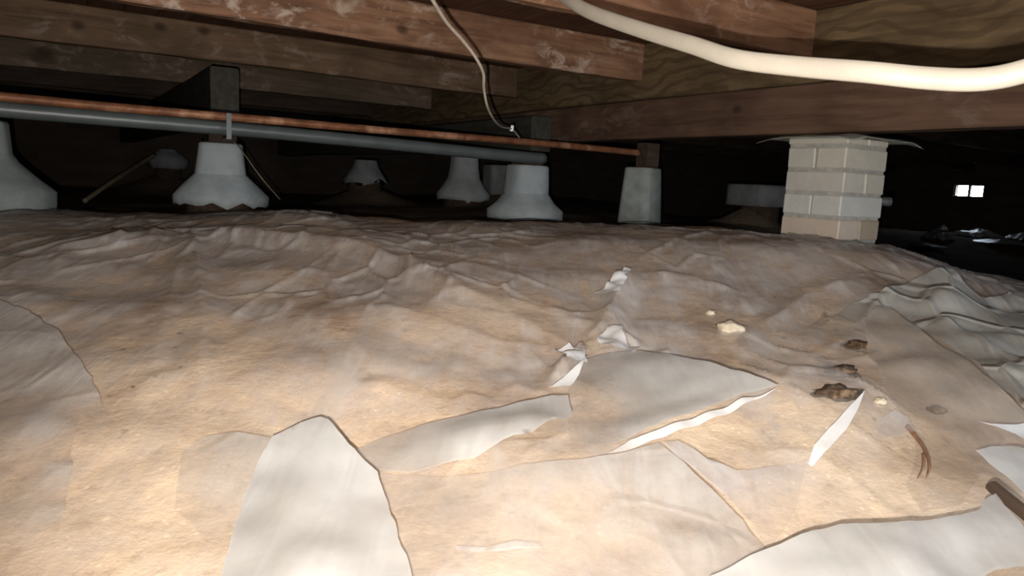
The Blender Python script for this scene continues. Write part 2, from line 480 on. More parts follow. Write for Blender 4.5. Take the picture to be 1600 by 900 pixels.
# ------------------------------------------------------------------ timbers
def timber(name, p0, p1, w, h, mat, wob=0.004, seed=0, seg=0.06, end_rag=0.0):
    """board from p0 to p1 (ends of its bottom centre line), local x along it, z up"""
    d = p1 - p0
    L = d.length
    n = max(2, int(L / seg))
    b = 0.005
    prof = [(-w / 2 + b, 0), (0, 0), (w / 2 - b, 0), (w / 2, b), (w / 2, h * 0.35), (w / 2, h * 0.7), (w / 2, h - b), (w / 2 - b, h), (-w / 2 + b, h),
            (-w / 2, h - b), (-w / 2, h * 0.7), (-w / 2, h * 0.35), (-w / 2, b)]
    vs_, fs = [], []
    m = len(prof)
    for i in range(n + 1):
        x = L * i / n
        sag = wob * 1.5 * noise.noise(Vector((x * 0.9 + seed, seed * 1.3, 0)))
        side = wob * 2 * noise.noise(Vector((x * 0.7 + seed, 5 + seed, 0)))
        for (py, pz) in prof:
            rg = wob * 0.6 * noise.noise(Vector((x * 6 + seed * 3, py * 20, pz * 12)))
            rg2 = wob * 0.5 * noise.noise(Vector((x * 9 + seed * 3, py * 20 + 9, pz * 12)))
            top = pz > h * 0.9
            vs_.append((x, py + side + (0 if top else rg2), pz + (0 if top else sag + rg)))
    for i in range(n):
        for j in range(m):
            a, c = i * m + j, i * m + (j + 1) % m
            fs.append((a, a + m, c + m, c))
    fs.append(tuple(range(m)))
    fs.append(tuple(reversed(range(n * m, n * m + m))))
    o = mesh_obj(name, vs_, fs, mat, None, smooth=False)
    xa = d.normalized()
    ya = UP.cross(xa).normalized()
    za = xa.cross(ya)
    R = Matrix((xa, ya, za)).transposed()
    o.matrix_world = Matrix.Translation(p0) @ R.to_4x4()
    return o

pier_c = at(1316, 300, 2.45) ; pier_c.z = 0
pier_mid = pier_c + 0.115 * BD + 0.115 * JD
bearer_off = (RMI @ pier_mid)                      # local coords: x along the joists, y along the bearers
BX = bearer_off.x
BZ0, BZ1 = HC + 0.222, HC + 0.395
JZ = HC + 0.487
def W(x, y, z): return RM @ Vector((x, y, z))
RED = ((0.10, 0.045, 0.026), (0.27, 0.145, 0.085), (0.40, 0.235, 0.145))
M['bearer'] = wood('bearer', (0.065, 0.034, 0.022), (0.125, 0.072, 0.046), (0.185, 0.11, 0.072), bloom=0.12, seed=1.5, knots=((1.42, 0.085, 0.022), (2.55, 0.10, 0.02)))
tag(timber('bearer', W(BX, -0.5, BZ0), W(BX, 8.9, BZ0), 0.10, BZ1 - BZ0, M['bearer'], seed=2),
    'long brown bearer resting on the cream brick pier', 'bearer')
M['plate'] = wood('plate', (0.07, 0.045, 0.024), (0.17, 0.115, 0.06), (0.25, 0.175, 0.095), grain=0.55, seed=2.2)
tag(timber('trimmer_board', W(BX + 0.01, -0.5, BZ1 + 0.006), W(BX + 0.01, 8.9, BZ1 + 0.006), 0.08, FLOORZ - BZ1 - 0.007, M['plate'], seed=5),
    'yellowish grained board standing on top of the brown bearer', 'board')
JN = [1.81, 2.70, 3.78, 4.92, 6.05, 7.2]
jl = ['pinkish brown joist nearest the camera, the white cable hanging in front', 'reddish brown joist with whitish blooms, second from the camera',
      'dull brown joist with dark knots, third from the camera', 'dim brown joist just above the copper pipe, fourth from the camera',
      'dark joist, fifth from the camera, mostly hidden behind nearer ones', 'dark joist, sixth and farthest from the camera']
XJ0 = -5.2
def knot_at(px, py, n):
    # local position on the joist face where that sight line meets it
    d = ray(px, py); o = Vector((0, 0, HC)); dl = RMI.to_3x3() @ d
    t = (n - 0.05) / dl.y
    p = (RMI @ (o + d * t))
    return p.x - XJ0, p.z - JZ
jm = []
k1 = [knot_at(628, 46, 2.70)]
k2 = [knot_at(122, 40, 3.78), knot_at(318, 48, 3.78), knot_at(250, 42, 3.78)]
k3 = [knot_at(66, 86, 4.92)]
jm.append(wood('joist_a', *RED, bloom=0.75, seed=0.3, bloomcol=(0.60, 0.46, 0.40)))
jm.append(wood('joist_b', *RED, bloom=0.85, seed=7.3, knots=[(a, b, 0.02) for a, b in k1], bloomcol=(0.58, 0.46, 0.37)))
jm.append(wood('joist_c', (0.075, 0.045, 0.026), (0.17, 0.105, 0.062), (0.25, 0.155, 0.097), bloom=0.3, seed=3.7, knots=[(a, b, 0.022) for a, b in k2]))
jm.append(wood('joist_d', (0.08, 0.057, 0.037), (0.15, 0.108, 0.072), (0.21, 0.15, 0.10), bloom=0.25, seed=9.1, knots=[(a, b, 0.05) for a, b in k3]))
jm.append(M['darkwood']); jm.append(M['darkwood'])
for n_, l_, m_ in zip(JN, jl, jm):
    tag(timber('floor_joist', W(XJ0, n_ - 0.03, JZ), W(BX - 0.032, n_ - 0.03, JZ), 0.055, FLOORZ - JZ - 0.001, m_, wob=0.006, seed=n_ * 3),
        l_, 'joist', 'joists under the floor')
JR = [2.2, 3.4, 4.6, 5.8, 7.0]
ordn = ['first', 'second', 'third', 'fourth', 'fifth']
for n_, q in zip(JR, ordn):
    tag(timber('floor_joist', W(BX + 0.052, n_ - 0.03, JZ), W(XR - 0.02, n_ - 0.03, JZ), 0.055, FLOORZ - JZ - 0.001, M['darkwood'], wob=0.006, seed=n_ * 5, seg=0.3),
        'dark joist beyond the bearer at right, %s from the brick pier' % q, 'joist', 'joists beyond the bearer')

# second and third bearers, ending on concrete piers
def bearer_from(px, dep, length, label, mat, h0=HC + 0.21, h1=HC + 0.44, w=0.12):
    p = at(px, 300, dep); l = RMI @ p
    o = timber('bearer', W(l.x, l.y - 0.11, h0), W(l.x, l.y + length, h0), w, h1 - h0, mat, seed=px)
    return tag(o, label, 'bearer')
M['bearer_grey'] = wood('bearer_grey', (0.03, 0.027, 0.022), (0.055, 0.05, 0.04), (0.085, 0.075, 0.06), seed=6.0)
bearer_from(345, 3.45, 5.2, 'grey bearer end above the concrete pier left of centre', M['bearer_grey'])
bearer_from(822, 3.85, 4.8, 'dark grey bearer above the round white pier in the middle', M['bearer_grey'], HC + 0.16, HC + 0.33)

# ------------------------------------------------------------------ brick pier
bp = empty('brick_pier', pier_c)
bp.rotation_euler = (0, 0, math.atan2(BD.y, BD.x))     # local x along the bearer (left face), local -y... right face runs along -y
tag(bp, 'square pier of cream painted bricks under the brown bearer', 'brick pier')
PT = HC + 0.200
S = 0.232
def brick_mesh(lx, ly, lz, seed):
    bm = bmesh.new()
    bmesh.ops.create_cube(bm, size=1.0)
    bmesh.ops.scale(bm, vec=(lx, ly, lz), verts=bm.verts)
    bmesh.ops.bevel(bm, geom=bm.edges[:], offset=0.004, segments=1, affect='EDGES')
    for v in bm.verts:
        v.co += 0.0022 * noise.noise_vector(v.co * 9 + Vector((seed, seed * 2, 0)))
    me = bpy.data.meshes.new('brick'); bm.to_mesh(me); bm.free()
    return me
bounds = [0.200, 0.172, 0.093, 0.014, -0.065, -0.144, -0.223, -0.302]
# local frame: x along BD (0..S), y along -JD (so the pier spans y from 0 to -S)
core = multibox('mortar', [(0.006, S - 0.006, -S + 0.006, -0.006, HC - 0.36, PT - 0.001)], M['mortar'], bp)
scheme = [('s', (0, 0)), ('h', (0, 1)), ('s', (1, 0)), ('h', (2, 2)), ('s', (4, 5)), ('h', (4, 0)), ('s', (4, 4))]
for ci in range(len(bounds) - 1):
    top, bot = bounds[ci], bounds[ci + 1]
    hh = top - bot - (0.009 if ci else 0.006)
    zc = HC + bot + 0.0045 + hh / 2 + (0.002 if ci == 0 else 0)
    typ, tint = scheme[ci]
    for kk in range(2):
        if typ == 's':     # long sides along x
            lx, ly = S, S / 2 - 0.005
            lo = (S / 2, -S / 4 if kk == 0 else -3 * S / 4)
        else:
            lx, ly = S / 2 - 0.005, S
            lo = (S / 4 if kk == 0 else 3 * S / 4, -S / 2)
        me = brick_mesh(lx + random.uniform(-.002, .002), ly, hh, ci * 3 + kk)
        me.materials.append(BR[tint[kk]])
        o = bpy.data.objects.new('brick', me); link(o, bp)
        o.location = (lo[0] + random.uniform(-.0015, .0015), lo[1] + random.uniform(-.0015, .0015), zc)
        o.rotation_euler = (0, 0, random.uniform(-.012, .012))
# sheet metal ant cap
vs_, fs = [], []
n = 24; s_ = 0.195
for j in range(n + 1):
    for i in range(n + 1):
        u, v = (i / n * 2 - 1), (j / n * 2 - 1)
        r = max(abs(u), abs(v))
        z = 0.004 - 0.055 * max(0, abs(u) - 0.66) ** 1.2 - 0.055 * max(0, abs(v) - 0.66) ** 1.2 + 0.003 * noise.noise(Vector((u * 2, v * 2, 3)))
        vs_.append((u * s_ * (1 + 0.02 * math.cos(v * 3)), v * s_, z))
for j in range(n):
    for i in range(n):
        a = j * (n + 1) + i
        fs.append((a, a + 1, a + n + 2, a + n + 1))
cap = mesh_obj('ant_cap', vs_, fs, M['galv'])
cap.location = (pier_mid.x, pier_mid.y, PT + 0.006); cap.rotation_euler = (0, 0, bp.rotation_euler.z)
sm = cap.modifiers.new('thickness', 'SOLIDIFY'); sm.thickness = 0.0015
tag(cap, 'dull metal sheet sticking out between brick pier and bearer', 'metal sheet')
# timber packing between cap and bearer
pk = timber('packer', W(BX, bearer_off.y - 0.09, PT + 0.0115), W(BX, bearer_off.y + 0.09, PT + 0.0115), 0.095, BZ0 - PT - 0.0185, M['darkwood'], wob=0.0)
tag(pk, 'thin dark packing board on top of the brick pier', 'packer')

# ------------------------------------------------------------------ concrete piers
def ring_pier(name, label, px, dep, rings, core_drop, mats, sq=2.0, rot=0.4, rag=0.0, split=None, seed=0, cat='pier', group='concrete piers'):
    """rings: (pixel row, half width in pixels) from the top down"""
    c = at(px, 300, dep); base = Vector((c.x, c.y, 0))
    R = [((at(px, py, dep).z), hw * dep / F * 0.97, q) for (py, hw, q) in rings]
    zb = R[-1][0] - core_drop
    e = empty(name, (c.x, c.y, zb))
    tag(e, label, cat, group)
    N = 40
    def skin(nm, rr, mat, ragged, cap_top):
        vs_, fs = [], []
        for k, (z, r, q) in enumerate(rr):
            for i in range(N):
                a = 2 * math.pi * i / N
                ca, sa = math.cos(a), math.sin(a)
                den = (abs(ca) ** q + abs(sa) ** q) ** (1 / q)
                wob = 1 + 0.035 * noise.noise(Vector((ca * 1.6 + seed, sa * 1.6, z * 7)))
                if ragged and k >= len(rr) - 2: wob += 0.05 * noise.noise(Vector((ca * 3 + seed, sa * 3, 4)))
                zz = z
                if ragged and k == len(rr) - 1:
                    zz += ragged * (noise.noise(Vector((ca * 3.5 + seed, sa * 3.5, 1))) + 0.5 * noise.noise(Vector((ca * 9 + seed, sa * 9, 1))))
                x, y = ca / den * r * wob, sa / den * r * wob
                cr, sr = math.cos(rot), math.sin(rot)
                vs_.append((x * cr - y * sr, x * sr + y * cr, zz - zb))
        for k in range(len(rr) - 1):
            for i in range(N):
                a, b = k * N + i, k * N + (i + 1) % N
                fs.append((a, a + N, b + N, b))
        if cap_top: fs.append(tuple(range(N)))
        fs.append(tuple(reversed(range((len(rr) - 1) * N, len(rr) * N))))
        return mesh_obj(nm, vs_, fs, mat, e)
    t0 = R[0]
    R = [(t0[0], t0[1] * 0.90, t0[2]), (t0[0] - 0.006, t0[1] * 0.985, t0[2])] + [(t0[0] - 0.02, t0[1], t0[2])] + R[1:]
    if split is None:
        skin('shaft', R, mats[0], rag, True)
    else:
        s2 = split + 2
        skin('shaft', R[:s2 + 1] + [(R[s2][0] - 0.05, R[s2][1] * 0.9, 2)], mats[0], 0, True)
        a = R[s2]
        skin('footing', [(a[0] + 0.004, a[1] * 0.985, a[2])] + R[s2:], mats[1], rag, True)
    if core_drop:
        lz, lr, q = R[-1]
        skin('foundation', [(lz + 0.03, lr * 0.72, 2), (zb + 0.02, lr * 0.72, 2), (zb - 0.25, lr * 0.72, 2)], M['soil'], 0, False)
    return e
CC = (M['concrete'], M['concrete'])
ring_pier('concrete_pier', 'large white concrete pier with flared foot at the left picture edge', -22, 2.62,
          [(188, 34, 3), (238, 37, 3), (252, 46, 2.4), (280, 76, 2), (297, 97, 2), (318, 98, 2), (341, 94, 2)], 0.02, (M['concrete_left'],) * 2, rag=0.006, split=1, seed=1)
ring_pier('concrete_pier', 'white concrete pier with ragged flared skirt, left of centre under a grey bearer end', 345, 3.45,
          [(224, 33, 5), (250, 35.5, 5), (272, 38, 4), (290, 56, 2.5), (306, 71, 2), (318, 71, 2)], 0.03, CC, rag=0.022, split=2, seed=7, rot=0.35)
ring_pier('concrete_pier', 'white concrete pier with broad smooth round foot, centre of the view', 822, 3.85,
          [(258, 30, 3.5), (285, 31.5, 3.5), (302, 34, 2.6), (316, 46, 2), (328, 60, 2), (343, 60, 2)], 0.02, CC, rag=0.006, split=2, seed=3, rot=0.5)
ring_pier('concrete_pier', 'smaller ragged white pier just left of and behind the central pier', 724, 5.2,
          [(243, 20.5, 3), (262, 22, 3), (278, 25, 2.4), (292, 34, 2), (303, 42, 2), (311, 42, 2)], 0.03, CC, rag=0.03, split=2, seed=4)
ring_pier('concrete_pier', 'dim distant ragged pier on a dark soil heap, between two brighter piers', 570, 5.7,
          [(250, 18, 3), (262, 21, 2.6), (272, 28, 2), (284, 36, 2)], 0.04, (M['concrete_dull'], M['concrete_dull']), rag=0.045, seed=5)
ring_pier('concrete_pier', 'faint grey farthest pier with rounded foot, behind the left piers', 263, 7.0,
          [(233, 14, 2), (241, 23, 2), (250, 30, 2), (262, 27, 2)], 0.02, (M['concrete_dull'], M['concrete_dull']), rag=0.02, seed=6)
ring_pier('concrete_pier', 'plain tapered grey concrete pier without flared foot, right of centre', 1002, 3.55,
          [(262, 24.5, 5), (300, 27, 5), (349, 30, 4.5)], 0.01, (M['concrete_grey'],), rag=0.006, seed=8, rot=0.95)
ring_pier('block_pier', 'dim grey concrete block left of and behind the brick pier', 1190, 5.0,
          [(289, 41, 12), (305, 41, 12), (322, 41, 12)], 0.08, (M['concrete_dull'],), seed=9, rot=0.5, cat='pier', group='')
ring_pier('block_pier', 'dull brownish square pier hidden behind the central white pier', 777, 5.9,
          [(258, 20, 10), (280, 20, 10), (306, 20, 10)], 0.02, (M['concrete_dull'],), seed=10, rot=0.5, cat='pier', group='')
for o in list(bpy.data.objects):
    if 'group' in o and o['group'] == '': del o['group']

# packing stumps between concrete piers and the timbers above
def packer(px, dep, ytop_h, pybot, w, label, dx=0):
    p = at(px + dx, 300, dep); z0 = at(px, pybot, dep).z
    l = RMI @ Vector((p.x, p.y, 0))
    o = timber('packer', W(l.x - w / 2, l.y, z0), W(l.x + w / 2, l.y, z0), w, ytop_h - z0, M['darkwood'], wob=0.001, seed=px)
    tag(o, label, 'packer', 'dark packing blocks on the piers')
packer(345, 3.45, HC + 0.208, 223.5, 0.12, 'dark packing block on the pier with the ragged skirt')
packer(822, 3.85, HC + 0.158, 257.5, 0.12, 'dark packing block on the central round footed pier')
packer(1008, 3.56, HC + 0.214, 261.5, 0.075, 'dark packing block on the plain tapered pier')

# ------------------------------------------------------------------ pipes, cables
def tube(name, pts, r, mat, parent=None, res=8, flat=1.0, r_end=None):
    """round or flattened tube through points (Catmull-Rom)"""
    P = [Vector(p) for p in pts]
    Q = []
    for i in range(len(P) - 1):
        p0, p1, p2, p3 = P[max(i - 1, 0)], P[i], P[i + 1], P[min(i + 2, len(P) - 1)]
        for s in range(res):
            t = s / res
            Q.append(0.5 * ((2 * p1) + (p2 - p0) * t + (2 * p0 - 5 * p1 + 4 * p2 - p3) * t * t + (3 * p1 - p0 - 3 * p2 + p3) * t ** 3))
    Q.append(P[-1])
    N = 12
    vs_, fs = [], []
    for i, q in enumerate(Q):
        d = (Q[min(i + 1, len(Q) - 1)] - Q[max(i - 1, 0)]).normalized()
        a = d.cross(UP)
        if a.length < 1e-3: a = d.cross(Vector((1, 0, 0)))
        a.normalize(); b = a.cross(d).normalized()
        rr = r if r_end is None else r + (r_end - r) * i / (len(Q) - 1)
        for k in range(N):
            th = 2 * math.pi * k / N
            vs_.append(q + a * (math.cos(th) * rr * flat) + b * (math.sin(th) * rr))
    for i in range(len(Q) - 1):
        for k in range(N):
            a_, b_ = i * N + k, i * N + (k + 1) % N
            fs.append((a_, b_, b_ + N, a_ + N))
    fs.append(tuple(reversed(range(N)))); fs.append(tuple(range((len(Q) - 1) * N, len(Q) * N)))
    return mesh_obj(name, vs_, fs, mat, parent)
PN = 2.66
def on_plane(px, py, n):
    d = ray(px, py); dl = RMI.to_3x3() @ d
    return Vector((0, 0, HC)) + d * (n / dl.y)
cp = [on_plane(px, py, PN) for px, py in ((-160, 137), (0, 151), (160, 166), (300, 178), (420, 188), (520, 197), (650, 208), (800, 220), (900, 229), (990, 238))]
_l = RMI @ cp[-1]
last = cp[-1] + (cp[-1] - cp[-2]).normalized() * max(0.02, (BX - 0.075 - _l.x))
tag(tube('copper_pipe', [cp[0] - JD * 2] + cp + [last], 0.0142, M['copper']), 'thin rusty copper pipe running along above the grey pipe', 'pipe')
gp = [on_plane(px, py, PN + 0.05) for px, py in ((-160, 156), (0, 170.5), (150, 183.5), (300, 196), (420, 206.5), (520, 216), (650, 229), (760, 240), (850, 248))]
tag(tube('grey_pipe', [gp[0] - JD * 2] + gp, 0.024, M['greypipe']), 'grey pipe hanging just below the copper pipe', 'pipe')
# strap that hangs both pipes from the joist above
def strap(px, label):
    p = on_plane(px, 166 + (px - 160) * 0.092, PN - 0.016)
    l = RMI @ p
    o = multibox('pipe_strap', [(l.x - 0.008, l.x + 0.008, PN - 0.024, PN - 0.021, l.z - 0.07, l.z + 0.015), (l.x - 0.008, l.x + 0.008, PN - 0.021, PN + 0.075, l.z - 0.070, l.z - 0.066)], M['greypipe'], M4=RM)
    tag(o, label, 'strap')
strap(357, 'short dark strap around the two pipes above the ragged skirted pier')

cab = [at(px, py, d) for px, py, d in ((800, -60, 2.0), (850, -26, 1.62), (885, -2, 1.45), (925, 20, 1.34), (1000, 46, 1.20), (1080, 70, 1.08), (1150, 92, 1.0), (1250, 104, 0.93),
        (1350, 112, 0.87), (1450, 122, 0.83), (1530, 124, 0.80), (1600, 111, 0.78), (1680, 80, 0.76), (1800, 0, 0.74), (1900, -120, 0.72))]
tag(tube('white_cable', cab, 0.0125, M['cable'], flat=0.55), 'thick cream white cable sagging below the joists at upper right', 'cable')
wr = [at(px, py, d) for px, py, d in ((640, -60, 1.55), (676, 0, 1.65), (698, 35, 1.72), (722, 62, 1.78), (742, 88, 1.82), (755, 114, 1.87), (756, 138, 1.92), (762, 168, 2.0), (774, 190, 2.2), (786, 199, 2.5), (800, 202, 2.66), (812, 216, 2.76))]
tag(tube('hanging_wire', wr, 0.0048, M['wire'], r_end=0.0026), 'thin dull wire dangling from the joists down to the pipe', 'wire')
w2 = [at(px, py, d) for px, py, d in ((366, 222, 2.98), (372, 228, 3.02), (384, 244, 3.1), (398, 264, 3.15), (415, 286, 3.2), (438, 312, 3.3))]
tag(tube('loose_wire', w2, 0.0022, M['rod']), 'hair thin wire slanting down right of the ragged skirted pier', 'wire')
rd = [at(px, py, d) for px, py, d in ((132, 314, 4.3), (165, 291, 4.6), (200, 268, 5.0), (222, 254, 5.4), (240, 243, 5.7))]
tag(tube('leaning_pole', rd, 0.013, M['rod'], r_end=0.017), 'thin tan pole slanting up behind the left pier', 'pole')
# bright nail plate on the pipe
nb = at(800, 200, 2.65)
bm = bmesh.new(); bmesh.ops.create_cone(bm, cap_ends=True, segments=10, radius1=0.0075, radius2=0.0055, depth=0.02)
bmesh.ops.bevel(bm, geom=[e for e in bm.edges], offset=0.001, segments=1, affect='EDGES')
me = bpy.data.meshes.new('bright_clip'); bm.to_mesh(me); bm.free(); me.materials.append(M['chrome'])
o = link(bpy.data.objects.new('bright_clip', me)); o.location = nb; o.rotation_euler = (0.5, 0.2, 0)
tag(o, 'tiny shiny metal clip at the lower end of the hanging wire', 'clip')
# pipe stub behind the brick pier
a = at(1360, 314, 3.05); b = at(1384, 315, 3.05)
st = tube('pipe_stub', [a - (b - a) * 2.0, a, b], 0.014, M['steel'])
tag(st, 'dark metal pipe end poking out right of the brick pier', 'pipe')
col = tube('collar', [a + (b - a) * 0.55, b + (b - a) * 0.3], 0.019, M['steel'], st)
up = tube('riser', [a - (b - a) * 2.0, a - (b - a) * 2.0 - Vector((0, 0, 0.3))], 0.013, M['steel'], st)

# ------------------------------------------------------------------ plastic sheeting
def seg_d(x, y, P):
    best = (9, 0)
    for (ax, ay), (bx, by) in zip(P, P[1:]):
        dx, dy = bx - ax, by - ay
        L2 = dx * dx + dy * dy
        t = 0 if L2 == 0 else max(0, min(1, ((x - ax) * dx + (y - ay) * dy) / L2))
        qx, qy = ax + t * dx, ay + t * dy
        d = math.hypot(x - qx, y - qy)
        if d < best[0]:
            best = (d, dx * (y - ay) - dy * (x - ax))
    return best
FOLDS = []
def fold(pix, h, wl, wr, sharp=1.0, taper=True):
    P = [tuple(hit(px, py, 0.01)[:2]) for px, py in pix]
    L = [0]
    for a, b in zip(P, P[1:]): L.append(L[-1] + math.hypot(b[0] - a[0], b[1] - a[1]))
    xs = [p[0] for p in P]; ys = [p[1] for p in P]; m = max(wl, wr)
    FOLDS.append((P, h, wl, wr, sharp, (min(xs) - m, max(xs) + m, min(ys) - m, max(ys) + m), L, taper))
def fold_h(x, y):
    hh = 0
    for (P, h, wl, wr, sharp, bb, L, taper) in FOLDS:
        if not (bb[0] < x < bb[1] and bb[2] < y < bb[3]): continue
        bd, bs, bt = 9, 0, 0
        for i, ((ax, ay), (bx, by)) in enumerate(zip(P, P[1:])):
            dx, dy = bx - ax, by - ay
            L2 = dx * dx + dy * dy
            t = max(0, min(1, ((x - ax) * dx + (y - ay) * dy) / L2))
            d = math.hypot(x - ax - t * dx, y - ay - t * dy)
            if d < bd: bd, bs, bt = d, dx * (y - ay) - dy * (x - ax), (L[i] + t * (L[i + 1] - L[i])) / L[-1]
        w = wl if bs > 0 else wr
        u = bd / w
        if u < 1:
            k = (1 - u) ** sharp
            if sharp < 1.5: k = k * (0.55 + 0.45 * (1 - u))
            if taper: k *= min(1, 5 * bt + 0.25, 5 * (1 - bt) + 0.25)
            hh = max(hh, h * k)
    return hh
# folds of the big cover sheet, following creases in the photograph
fold([(300, 368), (306, 420), (318, 520), (312, 600), (306, 660)], 0.020, 0.05, 0.06)
fold([(300, 372), (270, 450), (245, 560), (235, 600)], 0.014, 0.05, 0.04)
fold([(300, 366), (420, 380), (560, 396), (640, 425), (720, 470), (800, 515), (900, 552)], 0.030, 0.22, 0.05)
fold([(560, 480), (650, 500), (760, 540), (880, 560)], 0.016, 0.06, 0.07)
fold([(700, 430), (800, 465), (880, 505), (960, 520)], 0.016, 0.06, 0.06)
fold([(905, 562), (940, 520), (965, 470), (982, 424)], 0.026, 0.035, 0.05)
fold([(905, 560), (960, 530), (1000, 545)], 0.022, 0.03, 0.03)
fold([(560, 600), (620, 625), (700, 640), (760, 630)], 0.014, 0.05, 0.06)
fold([(180, 640), (240, 600), (300, 590)], 0.012, 0.06, 0.05)
fold([(60, 400), (160, 380), (280, 366)], 0.016, 0.10, 0.06)
fold([(1000, 430), (1080, 440), (1140, 460), (1180, 500)], 0.014, 0.06, 0.05)
fold([(1180, 520), (1260, 470), (1340, 440)], 0.016, 0.07, 0.05)
fold([(860, 610), (895, 575), (915, 555)], 0.030, 0.03, 0.03)
fold([(420, 470), (520, 520), (600, 580)], 0.010, 0.08, 0.05)
fold([(730, 520), (700, 600), (690, 660)], 0.008, 0.06, 0.05)
def cover_h(x, y):
    return 0.013 + fold_h(x, y) + 0.002 * fbm(x, y, 2.0, 14.0, 2)
def crackle(x, y, s):
    # sharp-edged crumpling of stiff film
    v = noise.voronoi(Vector((x * s, y * s, 0.3)), distance_metric='DISTANCE')[0]
    return v[1] - v[0]

def crease(x, y, amt, sd=0.0):
    """taut raised creases between flat facets of film"""
    m = noise.noise(Vector((x * 3.1 + sd, y * 3.1, 7.7))) * 0.5 + 0.5
    m = max(0.0, min(1.0, (m - 0.38) / 0.22))
    if m <= 0: return 0.0
    wx = 0.16 * noise.noise(Vector((x * 3, y * 3, 1.1 + sd))); wy = 0.16 * noise.noise(Vector((x * 3, y * 3, 4.2 + sd)))
    v = noise.voronoi(Vector(((x * 1.6 + wx) * 6.0 + sd, (y * 0.9 + wy) * 6.0, 0.3)), distance_metric='DISTANCE')[0]
    d = (v[1] - v[0]) * 0.5
    if d > 0.12: return 0.0
    t = 1 - d / 0.12
    return amt * m * t * t

def inside(x, y, poly):
    c = False
    for (ax, ay), (bx, by) in zip(poly, poly[1:] + poly[:1]):
        if (ay > y) != (by > y) and x < (bx - ax) * (y - ay) / (by - ay) + ax: c = not c
    return c
def film(name, outline, mat, label, lift_pts=(), step=0.012, base=None, crumple=0.004, cscale=7.0, edge_noise=0.002, seed=0, idw=3.0, group='plastic ground sheets', hmin=0.02, creases=0.0):
    """sheet with the outline given as (px, py, lift above what lies under it)"""
    if base is None: base = film_base
    ctl = []
    B = []
    for q in outline:
        p = hit(q[0], q[1], q[2], 6.0, base); B.append((p.x, p.y)); ctl.append((p.x, p.y, q[2]))
    for q in lift_pts:
        p = hit(q[0], q[1], q[2], 6.0, base); ctl.append((p.x, p.y, q[2]))
    poly = []
    for (ax, ay), (bx, by) in zip(B, B[1:] + B[:1]):
        L = math.hypot(bx - ax, by - ay); n = max(1, int(L / step))
        for i in range(n):
            t = i / n
            x, y = ax + (bx - ax) * t, ay + (by - ay) * t
            e = edge_noise * math.sin(math.pi * t) * noise.noise(Vector((x * 30 + seed, y * 30, 0))) * 2
            poly.append((x + e, y + e))
    xs = [p[0] for p in poly]; ys = [p[1] for p in poly]
    pts = [Vector(p) for p in poly]
    nb_ = len(pts)
    y = min(ys)
    r = 0
    while y < max(ys):
        x = min(xs) + (step / 2 if r % 2 else 0)
        while x < max(xs):
            if inside(x, y, poly):
                pts.append(Vector((x + random.uniform(-.15, .15) * step, y + random.uniform(-.15, .15) * step)))
            x += step
        y += step * 0.87; r += 1
    vo, eo, fo = geometry.delaunay_2d_cdt(pts, [], [list(range(nb_))], 1, 1e-6)[:3]
    vs_, hz = [], []
    for v in vo:
        x, y = v.x, v.y
        ws = wz = 0
        for (cx, cy, cl) in ctl:
            d2 = (x - cx) ** 2 + (y - cy) ** 2 + 9e-4
            w = d2 ** (-idw / 2); ws += w; wz += w * cl
        lf = wz / ws
        ck = crumple * (noise.noise(Vector((x * cscale + seed, y * cscale, seed))) + 0.8 * (crackle(x + seed, y, cscale * 0.8) - 0.3))
        vs_.append((x, y, base(x, y) + max(0.002, lf + ck + (crease(x, y, creases, seed) if creases else 0))))
        t = max(0, min(1, (lf - 0.003) / 0.022)); hz.append(hmin + (1 - hmin) * t * t * (3 - 2 * t))
    o = mesh_obj(name, vs_, [tuple(f) for f in fo], mat)
    at_ = o.data.attributes.new('standoff', 'FLOAT', 'POINT'); at_.data.foreach_set('value', hz)
    tag(o, label, 'plastic sheet', group)
    return o

M['cover'] = plastic('cover_film', 0.22, 0.86, False, True, tint=(0.60, 0.565, 0.535), rough=0.2, seed=0.0, scale=5.5, crinkle=0.12, dust=0.2)
M['milky'] = plastic('milky_film', 0.66, 0.90, tint=(0.52, 0.515, 0.495), rough=0.22, seed=3.0, scale=5, crinkle=0.05, dust=0.04)
M['hazy'] = plastic('hazy_film', 0.36, 0.70, tint=(0.60, 0.585, 0.56), rough=0.16, seed=5.0, scale=6, crinkle=0.14, dust=0.1, crease_amt=0.12)
M['clear'] = plastic('clear_film', 0.26, 0.55, tint=(0.68, 0.67, 0.67), rough=0.14, seed=8.0, scale=7, crinkle=0.2, crease_amt=0.25)
M['tanfilm'] = plastic('dusty_film', 0.50, 0.80, tint=(0.40, 0.345, 0.285), rough=0.2, seed=11.0, scale=4, crinkle=0.08, dust=0.2)
M['tent'] = plastic('tent_film', 0.55, 0.85, tint=(0.36, 0.355, 0.315), rough=0.13, seed=12.0, scale=7, crinkle=0.12, dust=0.1, crease_amt=0.55)
M['white'] = plastic('white_film', 0.75, 0.95, tint=(0.74, 0.74, 0.73), rough=0.2, seed=14.0, scale=5, crinkle=0.06)

